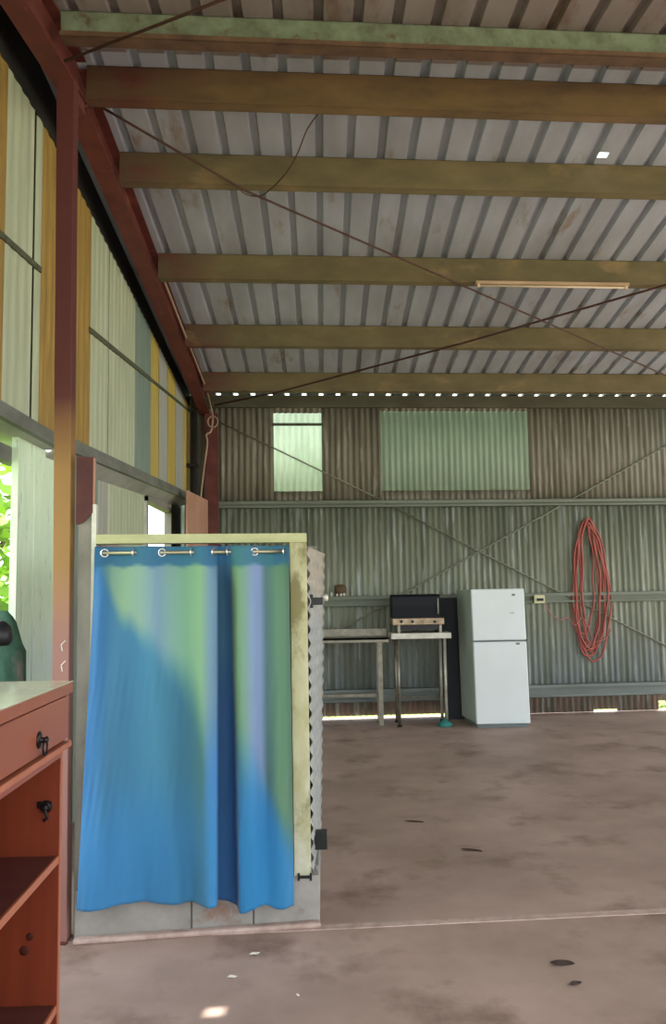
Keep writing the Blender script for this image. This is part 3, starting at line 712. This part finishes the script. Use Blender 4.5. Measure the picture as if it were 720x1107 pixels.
fo = build('fabric', fab, cm, cur, smooth=True, solid=.0018)
ca_ = fo.data.color_attributes.new('dye_shade', 'FLOAT_COLOR', 'POINT')
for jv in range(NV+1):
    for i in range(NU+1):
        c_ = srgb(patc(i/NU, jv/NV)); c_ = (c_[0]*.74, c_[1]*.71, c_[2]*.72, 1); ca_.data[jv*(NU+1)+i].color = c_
for i, gx in enumerate(gp):
    aa = ga[i]; front = i in (0, 2, 6)
    # nearest s at top for this grommet
    s_ = min((abs(ca(interp(k/400, sk, pt_), 597, RO)-aa), k/400) for k in range(401))[1]
    nrm = (cn + cu*(.35 if i % 2 == 0 else -.35)).normalized() if front else (cn*.55+cu*(-.8 if i % 2 else .8)).normalized()
    if not front: nrm = (cn*.5+cu*(.85)).normalized()
    c0 = cp(aa, RO+.002, zr)
    e1 = V((0, 0, 1)); e2 = nrm.cross(e1).normalized(); rings = []
    mb = MB(); mb.tube([c0+(e1*math.cos(t)+e2*math.sin(t))*.018 for t in [k*2*math.pi/20 for k in range(20)]], .0048, 8, closed=True)
    build('grommet', mb, 'chrome', cur, smooth=True)
# ---------------------------------------------------------------- cabinet
cy1 = 3.0; cfx = on_y(79.5, 736, cy1).x; ctz = on_y(79.5, 735.5, cy1).z
ang = math.atan2(-.03, 1.0)
def K(x, y, z):   # cabinet local: x 0 at front top edge going negative inwards, y 0 at far end going negative towards the camera
    return V((cfx + x - y*.03, cy1 + y, z))
def kbox(x0, x1, y0, y1, z0, z1):
    mb = MB(); mb.hexa([K(x0, y0, z0), K(x1, y0, z0), K(x1, y1, z0), K(x0, y1, z0), K(x0, y0, z1), K(x1, y0, z1), K(x1, y1, z1), K(x0, y1, z1)]); return mb
cab_ = tag(empty('sideboard', K(-.25, -.6, 0)), 'red brown wooden sideboard with one drawer and open shelves at left edge', 'sideboard')
LN = 1.25; XF = on_y(66, 900, cy1).x-cfx; XB = XF-.42
zl = on_y(79, 801, cy1).z; zrail = on_y(64, 817, cy1).z; zd1 = on_y(74, 751, cy1).z; zd0 = on_y(74, 797, cy1).z
build('table_top', kbox(XB, 0, -LN, 0, ctz-.004, ctz), 'top', cab_)
build('top_edge', kbox(XB, -.001, -LN+.001, -.001, ctz-.042, ctz-.004), 'wood', cab_, bevel=.003)
sideb = MB()
for y0, y1 in ((-.025, -.006), (-LN+.006, -LN+.025)): b_ = kbox(XB, XF, y0, y1, 0.03, ctz-.042); sideb.add(b_.v, b_.f)
b_ = kbox(XB, XB+.01, -LN+.025, -.025, .06, ctz-.042); sideb.add(b_.v, b_.f)
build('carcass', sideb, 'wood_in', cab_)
build('side_edge', kbox(XF, XF+.004, -.026, -.005, 0.03, zl-.02), 'wood_edge', cab_); build('side_edge', kbox(XF, XF+.004, -LN+.005, -LN+.026, 0.03, zl-.02), 'wood_edge', cab_)
build('ledge', kbox(XB+.02, -.003, -LN+.004, -.002, zl-.016, zl+.004), 'wood_edge', cab_, bevel=.003)
build('rail', kbox(XB+.02, XF+.003, -LN+.026, -.026, zrail, zl-.016), 'wood', cab_)
build('fascia', kbox(XB+.02, XF-.005, -LN+.026, -.026, zl, ctz-.042), 'wood', cab_)
XD = on_y(75, 780, cy1).x-cfx
dr = build('drawer', kbox(XF-.01, XD+.0, -LN+.04, -.012, zd0, zd1), 'wood', cab_, bevel=.004)
# knob with ring
kp = on_plane(42, 800, K(XD, 0, 0), V((1, .03, 0)).normalized())
mb = MB(); mb.lathe(kp, (1, 0, 0), [(.026, 0), (.027, .003), (.018, .006), (.010, .008), (.008, .018), (.012, .024), (.006, .03)], 18)
mb.tube([kp+V((.02, .020*math.sin(t), -.012+.022*math.cos(t)-.012)) for t in [k*2*math.pi/16 for k in range(16)]], .0035, 6, closed=True)
build('ring_pull', mb, 'iron', dr, smooth=True)
for zz in (923, 1083):
    zs2 = on_y(62, zz, cy1).z
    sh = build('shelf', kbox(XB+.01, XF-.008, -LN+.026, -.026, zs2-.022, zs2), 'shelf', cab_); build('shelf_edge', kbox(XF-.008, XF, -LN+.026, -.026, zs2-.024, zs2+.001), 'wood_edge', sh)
build('plinth', kbox(XB+.03, XF-.02, -LN+.03, -.03, 0, .08), 'wood', cab_)
fy = cy1-.026
fp = on_y(50, 872, fy); mb = MB(); mb.lathe(fp, (0, -1, 0), [(.022, 0), (.022, .004), (.012, .008), (.010, .02), (.013, .024), (.006, .03)], 14)
mb.box(fp.x-.03, fp.x+.018, fy-.006, fy, fp.z-.004, fp.z+.018); mb.tube([fp+V((.0, -.02, 0)), fp+V((.014, -.03, -.03)), fp+V((.0, -.03, -.04))], .006, 8)
build('latch', mb, 'iron', cab_, smooth=False)
for px, py, rr1 in ((32, 1013, .013), (26, 1028, .016)):
    q_ = on_y(px, py, fy); mb = MB(); mb.lathe(q_, (0, -1, 0), [(rr1, 0), (rr1*.8, .0012), (.002, .0015)], 14); build('knot', mb, mat('knot_wood', (70, 20, 12), rough=.6), cab_, smooth=True)
# ---------------------------------------------------------------- green canvas bundle + black cap
rows = []
prof = [(0, .30, .20), (.5, .29, .2), (.95, .27, .19), (1.2, .262, .18), (1.32, .258, .17), (1.36, .235, .15), (1.42, .215, .13), (1.47, .20, .10), (1.50, .18, .07), (1.53, .15, .05)]
bx, by = -1.74, 4.32
for z, rx_, ry_ in prof:
    rows.append([V((bx + rx_*.9*math.cos(t)*(1+.05*math.sin(5*t+z*3)), by+ry_*math.sin(t)*(1+.06*math.cos(4*t+z)), z)) for t in [k*2*math.pi/36 for k in range(37)]])
mb = MB().grid(rows); n0 = len(mb.v); mb.add([V((bx, by, 1.535))], []); mb.f += [(9*37+k, 9*37+k+1, n0) for k in range(36)]
tag(build('canvas_bundle', mb, 'canvas', smooth=True), 'tall dark green canvas bundle standing behind the sideboard', 'bundle')
mb = MB(); cc = on_y(0, 685, 3.86); prof = [(.015, -.055), (.045, -.05), (.058, -.03), (.055, 0), (.045, .035), (.02, .055), (.005, .06)]
mb.lathe(cc, (.1, 0, 1), prof, 18); mb.tube([cc+V((.0, -.04, -.04)), cc+V((-.03, -.03, -.4)), cc+V((-.03, .0, -1.3))], .014, 8)
mb.lathe(V((cc.x-.03, cc.y, 0)), (0, 0, 1), [(.12, 0), (.12, .02), (.02, .04)], 18)
tag(build('stand_with_cap', mb, 'black', smooth=True), 'black rounded cap on a thin stand in front of the green bundle', 'stand')
# ---------------------------------------------------------------- bench with upstand
by0 = 10.15
bz = on_y(390, 692, by0).z
bl, br = -.45, on_y(420, 692, by0).x
bench = tag(empty('metal_bench', (0.4, by0, 0)), 'grey steel bench against the back wall left of the barbecue', 'bench')
mb = MB(); mb.box(bl, br, by0-.03, by0+.345, bz-.0, bz+.03); mb.box(bl, br, by0-.03, by0-.02, bz-.03, bz+.03); build('bench_top', mb, 'steel', bench, bevel=.003)
mb = MB(); mb.box(bl, br, by0+.33, by0+.345, bz+.03, bz+.12); build('upstand', mb, 'steel', bench)
for x in (bl+.05, on_y(411, 700, by0).x-.03):
    for y in (by0, by0+.29):
        mb = MB(); mb.box(x, x+.055, y, y+.03, 0, bz); mb.box(x-.005, x+.06, y-.01, y+.04, 0, .01); build('leg', mb, 'steel', bench)
mb = MB(); mb.box(bl+.05, on_y(412, 700, by0).x, by0+.29, by0+.31, .3, .34); build('stretcher', mb, 'steel', bench)
# ---------------------------------------------------------------- barbecue stand + barbecue
sy = on_z(480, 785).y; sx0, sx1 = on_y(422.5, 688, sy).x, on_y(487.5, 688, sy).x; sz1, sz0 = on_y(455, 684, sy).z, on_y(455, 690.5, sy).z
st = tag(empty('barbecue_stand', ((sx0+sx1)/2, sy+.2, 0)), 'pale steel table with thin legs under the black barbecue', 'table')
mb = MB(); mb.box(sx0, sx1, sy-.03, sy+.42, sz0, sz1); build('table_top', mb, 'steel_l', st, bevel=.004)
lx0, lx1 = on_y(431, 730, sy).x, on_y(481.5, 730, sy).x
for x in (lx0, lx1):
    for y in (sy, sy+.36):
        mb = MB(); mb.tube([(x, y, 0.01), (x, y, sz0)], .019, 12); lg = build('leg', mb, 'steel_l' if x == lx1 else 'steel', st, smooth=True)
        if x == lx1 and y == sy:
            mb = MB(); mb.lathe((x-.02, y, 0), (0, 0, 1), [(.09, 0), (.09, .03), (.05, .055), (.03, .08), (.02, .085)], 18); build('foot', mb, 'teal', lg, smooth=True)
        else:
            mb = MB(); mb.lathe((x, y, 0), (0, 0, 1), [(.028, 0), (.028, .02), (.018, .03)], 12); build('foot', mb, 'black', lg)
mb = MB(); mb.tube([(lx0, sy+.36, .3), (lx1, sy+.36, .3)], .012, 8); build('stretcher', mb, 'steel', st, smooth=True)
qy = sy+.03
P_ = lambda px, py: on_y(px, py, qy)
bq = tag(empty('barbecue', (P_(450, 680).x, qy+.2, sz1)), 'black hooded tabletop barbecue on the pale steel table', 'barbecue')
xa, xb = P_(424, 660).x, P_(476, 660).x
zl0, zl1 = P_(450, 668).z, P_(450, 642.5).z
rows = []
hprof = [(0, 0), (0, .03), (-.012, .5), (-.008, .9), (.01, .98), (.05, 1), (.26, 1), (.33, .9), (.36, .5), (.36, 0)]
for y, zf in hprof: rows.append([V((xa, qy+y, zl0+(zl1-zl0)*zf)), V((xb, qy+y, zl0+(zl1-zl0)*zf))])
mb = MB().grid(rows); n_ = len(hprof); mb.f += [tuple(range(0, 2*n_, 2)), tuple(range(1, 2*n_, 2))[::-1]]
lid = build('hood', mb, 'enamel', bq, bevel=.004)
mb = MB(); h0, h1 = P_(430, 664).z, P_(430, 648).z
mb.tube([(xb-.03, qy, h0), (xb-.03, qy-.03, h0+.005), (xb-.03, qy-.03, h1), (xb-.03, qy, h1+.005)], .008, 8); build('hood_handle', mb, 'steel_l', lid, smooth=True)
mb = MB(); mb.box(xa, P_(480, 670).x, qy-.02, qy+.37, P_(450, 675.5).z, zl0-.002); pan = build('control_panel', mb, 'bronze', bq, bevel=.006)
for px in (434, 446, 458, 470):
    p_ = on_y(px, 672, qy-.02); mb = MB(); mb.lathe(p_, (0, -1, 0), [(.018, 0), (.016, .018), (.004, .02)], 14); build('knob', mb, 'black' if px != 458 else 'steel', pan)
mb = MB(); mb.box(P_(432, 679).x, P_(474, 679).x, qy+.02, qy+.33, P_(450, 681).z, P_(450, 675.5).z-.003); build('drip_tray', mb, 'black', bq)
for px in (431, 476):
    p_ = P_(px, 680); mb = MB(); mb.box(p_.x-.012, p_.x+.02, qy+.01, qy+.34, sz1, P_(450, 675.5).z-.003); build('foot', mb, 'steel', bq)
# black panel put in for the fridge's shadow and a dark sheet
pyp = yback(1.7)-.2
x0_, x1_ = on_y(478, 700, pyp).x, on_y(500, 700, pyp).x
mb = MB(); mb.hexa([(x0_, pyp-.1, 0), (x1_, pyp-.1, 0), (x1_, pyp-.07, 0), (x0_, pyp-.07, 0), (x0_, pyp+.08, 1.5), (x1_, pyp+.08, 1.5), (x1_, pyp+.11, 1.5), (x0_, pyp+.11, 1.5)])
tag(build('shade_panel', mb, 'shadeblack'), 'narrow black panel standing in for shadow and a dark sheet beside the fridge', 'panel')
# ---------------------------------------------------------------- fridge
fy0 = on_z(540, 787).y; fx0, fx1 = on_y(511, 700, fy0).x, on_y(569, 700, fy0).x
ft = on_y(540, 636.5, fy0).z; fm = on_y(540, 693, fy0).z
fr = tag(empty('refrigerator', ((fx0+fx1)/2, fy0+.3, 0)), 'white two door refrigerator against the back wall', 'refrigerator')
lean = .012
def fbox(x0, x1, y0, y1, z0, z1): 
    mb = MB(); k0, k1 = (ft-z0)*lean, (ft-z1)*lean
    # cabinet turned slightly: far side shifts left
    s0, s1 = -(y0-fy0)*.10, -(y1-fy0)*.10
    return mb.hexa([(x0+k0+s0, y0, z0), (x1+k0+s0, y0, z0), (x1+k0+s1, y1, z0), (x0+k0+s1, y1, z0), (x0+k1+s0, y0, z1), (x1+k1+s0, y0, z1), (x1+k1+s1, y1, z1), (x0+k1+s1, y1, z1)])
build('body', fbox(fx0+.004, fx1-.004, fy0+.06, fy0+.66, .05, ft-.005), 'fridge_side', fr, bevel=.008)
build('plinth', fbox(fx0+.02, fx1-.02, fy0+.04, fy0+.6, .0, .05), 'gasket', fr)
build('gasket', fbox(fx0+.012, fx1-.012, fy0+.045, fy0+.06, .05, ft-.012), 'gasket', fr)
d1 = build('freezer_door', fbox(fx0, fx1, fy0, fy0+.048, fm+.008, ft), 'fridge', fr, bevel=.012)
d2 = build('fridge_door', fbox(fx0, fx1, fy0, fy0+.048, .045, fm-.008), 'fridge', fr, bevel=.012)
p_ = on_y(555, 643, fy0-.002); mb = MB(); mb.box(p_.x-.02, p_.x+.02, fy0-.003, fy0+.002, p_.z-.012, p_.z+.012); build('badge', mb, 'gasket', d1)
p_ = on_y(554, 662.5, fy0-.002); mb = MB(); mb.box(p_.x-.03, p_.x+.02, fy0-.002, fy0+.002, p_.z-.01, p_.z+.01); o = build('worn_mark', mb, 'fridge_side', d1)
p_ = on_y(560, 695.5, fy0-.002); mb = MB(); mb.box(p_.x-.025, p_.x+.02, fy0-.006, fy0+.002, p_.z-.014, p_.z+.008); build('latch', mb, 'gasket', d2, bevel=.002)
# ---------------------------------------------------------------- hose, outlet, cord, clutter
def WP(px, py, off): return W(px, py, off)
pts = []
random.seed(11)
loops = [(618, 655, 561, 713, .05), (621, 646, 565, 698, .065), (624, 661, 560, 718, .055), (619, 659, 568, 706, .075), (629, 648, 563, 690, .085), (631, 657, 562, 716, .06), (620, 640, 566, 676, .07)]
for li, (xl_, xr_, yt_, yb_, off) in enumerate(loops):
    n = 26
    for k in range(n):
        t = 2*math.pi*k/n - math.pi/2          # start at top
        nx = loops[(li+1) % len(loops)]; f = k/n
        L_ = [a_+(b_-a_)*f*.5 for a_, b_ in zip(loops[li], nx)]
        cxx = (L_[0]+L_[1])/2; w_ = (L_[1]-L_[0])/2
        # narrow at the top, wide at the bottom
        yy = (L_[2]+L_[3])/2 + (L_[3]-L_[2])/2*math.sin(t)
        vv = (math.sin(t)+1)/2
        tx = 633 + (cxx-633)*min(1, vv*1.6+.2)
        xx = tx + w_*math.cos(t)*(.85+.15*min(1, vv*1.5)) + 1.0*math.sin(7*f*6.28+li)
        pts.append(WP(xx, yy, off+.01*math.sin(k+li*2)))
mb = MB(); mb.tube(smoothpts(pts, 3), .0125, 8)
hs = tag(build('garden_hose', mb, 'hose', smooth=True), 'red hose hanging in long loops on the back wall right of the fridge', 'hose')
mb = MB(); c_ = WP(634, 565, .0); mb.tube([c_+UN*.01, c_+UN*.1, c_+UN*.12+V((0, 0, .03))], .008, 8); tag(build('wall_hook', mb, 'iron', smooth=True), 'dark hook on the back wall the red hose hangs from', 'hook')
mb = MB(); mb.tube(smoothpts([WP(x, y, .09) for x, y in ((589, 652), (596, 664), (606, 670), (614, 668), (622, 676), (630, 668), (640, 690), (633, 700), (645, 694), (655, 690), (661, 680))], 5), .007, 6)
tag(build('pink_cord', mb, 'pink', smooth=True), 'thin pink cord trailing from the socket to the red hose', 'cord')
p_ = WP(582.5, 648, .075); mb = MB(); mb.obox(p_-u*.07-V((0, 0, .05)), u*.14, UN*.035, V((0, 0, .105))); so = tag(build('power_socket', mb, 'cream', bevel=.004), 'small cream power socket on the back wall beside the fridge', 'socket')
mb = MB(); mb.obox(p_-u*.04-V((0, 0, .02))+UN*.036, u*.085, UN*.02, V((0, 0, .035))); build('socket_face', mb, 'black', so)
# bits standing on the middle girt
p_ = WP(366, 644, .03); gz = W(400, 649.5).z+.066
tr = tag(empty('small_basket', V((p_.x, p_.y, gz))), 'small brown basket of odds and ends on the wall girt above the bench', 'basket')
mb = MB(); mb.lathe(V((p_.x+.03, p_.y-.02, gz)), (0, 0, 1), [(.055, 0), (.07, .05), (.075, .1), (.06, .13), (.04, .15)], 10); build('basket_bowl', mb, 'brown', tr)
for dx, hh in ((-.09, .05), (-.02, .035), (.03, .035), (.07, .04)):
    mb = MB(); mb.lathe(V((p_.x+dx, p_.y-.075+.0, gz)), (0, 0, 1), [(.014, 0), (.015, hh*.7), (.008, hh)], 10)
    tag(build('white_cap', mb, 'white_edge', smooth=True), 'tiny white cap lying by the small basket on the girt', 'cap', 'white caps on the girt')
# ---------------------------------------------------------------- floor litter
def litter(px, py, L_, wd, rot, m, label, name, group):
    p_ = on_z(px, py, .004); n = 7; rows = []
    for i in range(n):
        t = i/(n-1)-.5; w_ = wd*(1-(2*t)**2)**.6+.0008
        x = t*L_; y = .15*L_*math.sin(t*5)
        rows.append([V((p_.x+x*math.cos(rot)-(y+s_*w_)*math.sin(rot), p_.y+x*math.sin(rot)+(y+s_*w_)*math.cos(rot), .004+.004*abs(s_)+.004*math.sin(i))) for s_ in (-.5, 0, .5)])
    tag(build(name, MB().grid(rows), m, solid=.002), label, name.replace('_', ' '), group)
litter(448, 888, .13, .03, -.5, 'dryleaf', 'dark curled leaf on the floor, farthest of the dry leaves', 'dry_leaf', 'dry leaves on the floor')
litter(510, 919, .13, .035, -.6, 'dryleaf', 'dark leaf on the floor beyond the slab joint, closest to it', 'dry_leaf', 'dry leaves on the floor')
litter(608, 1041, .10, .05, -.3, 'dryleaf', 'larger dark leaf on the near slab at lower right', 'dry_leaf', 'dry leaves on the floor')
litter(622, 1063, .06, .03, .2, 'dryleaf', 'small dark leaf on the near slab at lower right', 'dry_leaf', 'dry leaves on the floor')
litter(275, 1031, .05, .02, .3, 'chip', 'white paint chip on the near slab just below the curtain', 'paint_chip', 'paint chips on the floor')
litter(251, 1056, .04, .02, .1, 'chip', 'white paint chip on the near slab closest to the sun spot', 'paint_chip', 'paint chips on the floor')
litter(322, 1076, .014, .012, 0, 'chip', 'tiny white paint chip right of the sun spot', 'paint_chip', 'paint chips on the floor')
# ---------------------------------------------------------------- outside planting
def leafy(name, c, r, n, m, label, cat, group=None, size=.12, trunk=True, sq=1.0, seed=1):
    rnd = random.Random(seed); root = tag(empty(name, (c[0], c[1], -.06)), label, cat, group)
    if trunk:
        mb = MB(); mb.tube([(c[0], c[1], -.06), (c[0]+.1, c[1], c[2]*.5), (c[0], c[1], c[2])], [r*.09, r*.07, r*.04], 8)
        for k in range(5):
            a_ = rnd.random()*6.28; mb.tube([(c[0]+.05, c[1], c[2]*.6), (c[0]+math.cos(a_)*r*.6, c[1]+math.sin(a_)*r*.6, c[2]+rnd.uniform(-.2, .5)*r)], [r*.04, r*.015], 6)
        build('trunk', mb, 'bark', root, smooth=True)
    mb = MB()
    for _ in range(n):
        d = V((rnd.gauss(0, 1), rnd.gauss(0, 1), rnd.gauss(0, 1))).normalized()*r*(rnd.random()**.45)
        p = V(c)+V((d.x, d.y, d.z*sq)); a1_ = V((rnd.gauss(0, 1), rnd.gauss(0, 1), rnd.gauss(0, .6))).normalized(); b1_ = a1_.orthogonal().normalized()
        s = size*rnd.uniform(.6, 1.3); mb.add([p-a1_*s, p+b1_*s*.35, p+a1_*s, p-b1_*s*.35], [(0, 1, 2, 3)])
    build('leaves', mb, m, root)
    return root
leafy('small_tree', (-4.4, 9.6, 1.9), 1.5, 1500, 'leaf', 'bright yellow green tree outside the open bay', 'tree', size=.16, seed=3)
leafy('garden_bush', (-3.6, 7.8, .5), .8, 900, 'leaf', 'low bright green bush outside the open bay', 'bush', size=.11, trunk=False, seed=4)
leafy('climbing_vine', (-2.02, 5.1, 1.85), .2, 60, 'leaf_dk', 'brown stemmed vine hanging beside the pale green board', 'vine', size=.05, trunk=False, sq=2.4, seed=6)
bb = bpy.data.objects['climbing_vine']
mb = MB(); mb.tube(smoothpts([V((-1.97, 5.05, 2.2)), V((-1.95, 5.05, 1.95)), V((-2.0, 5.08, 1.7)), V((-1.94, 5.05, 1.4)), V((-1.96, 5.05, .0))]), .012, 6); build('stem', mb, 'bark', bb, smooth=True)
leafy('low_plant', (on_z(716, 770).x+.3, yback(5)+.7, .25), .35, 300, 'leaf', 'green plant showing under the lifted sheet at right', 'plant', size=.07, trunk=False, seed=8)
# ---------------------------------------------------------------- light
w = bpy.data.worlds.new('world'); S.world = w; w.use_nodes = True
bg = w.node_tree.nodes['Background']; bg.inputs[0].default_value = (.90, .96, 1.0, 1); bg.inputs[1].default_value = 2.2
spot = on_z(232, 1094)
sd_ = (hole-spot).normalized()
sl = bpy.data.lights.new('sun', 'SUN'); so_ = bpy.data.objects.new('sun', sl); COL.objects.link(so_)
sl.energy = 9; sl.angle = math.radians(.4); sl.color = (1, .96, .88)
so_.rotation_euler = sd_.to_track_quat('Z', 'Y').to_euler()
print('hole', hole, 'spot', spot, 'elev', math.degrees(math.asin(sd_.z)), 'D', BW0, 'ZE', ZE, 'bR', bR, 'PY', PY, 'ptop', ptop)
S.view_settings.view_transform = 'Standard'; S.view_settings.look = 'None'; S.view_settings.gamma = 1; S.view_settings.use_curve_mapping = False
S.view_settings.exposure = 0.8
try:
    S.cycles.max_bounces = 10; S.cycles.diffuse_bounces = 6; S.cycles.use_denoising = True
except Exception: pass
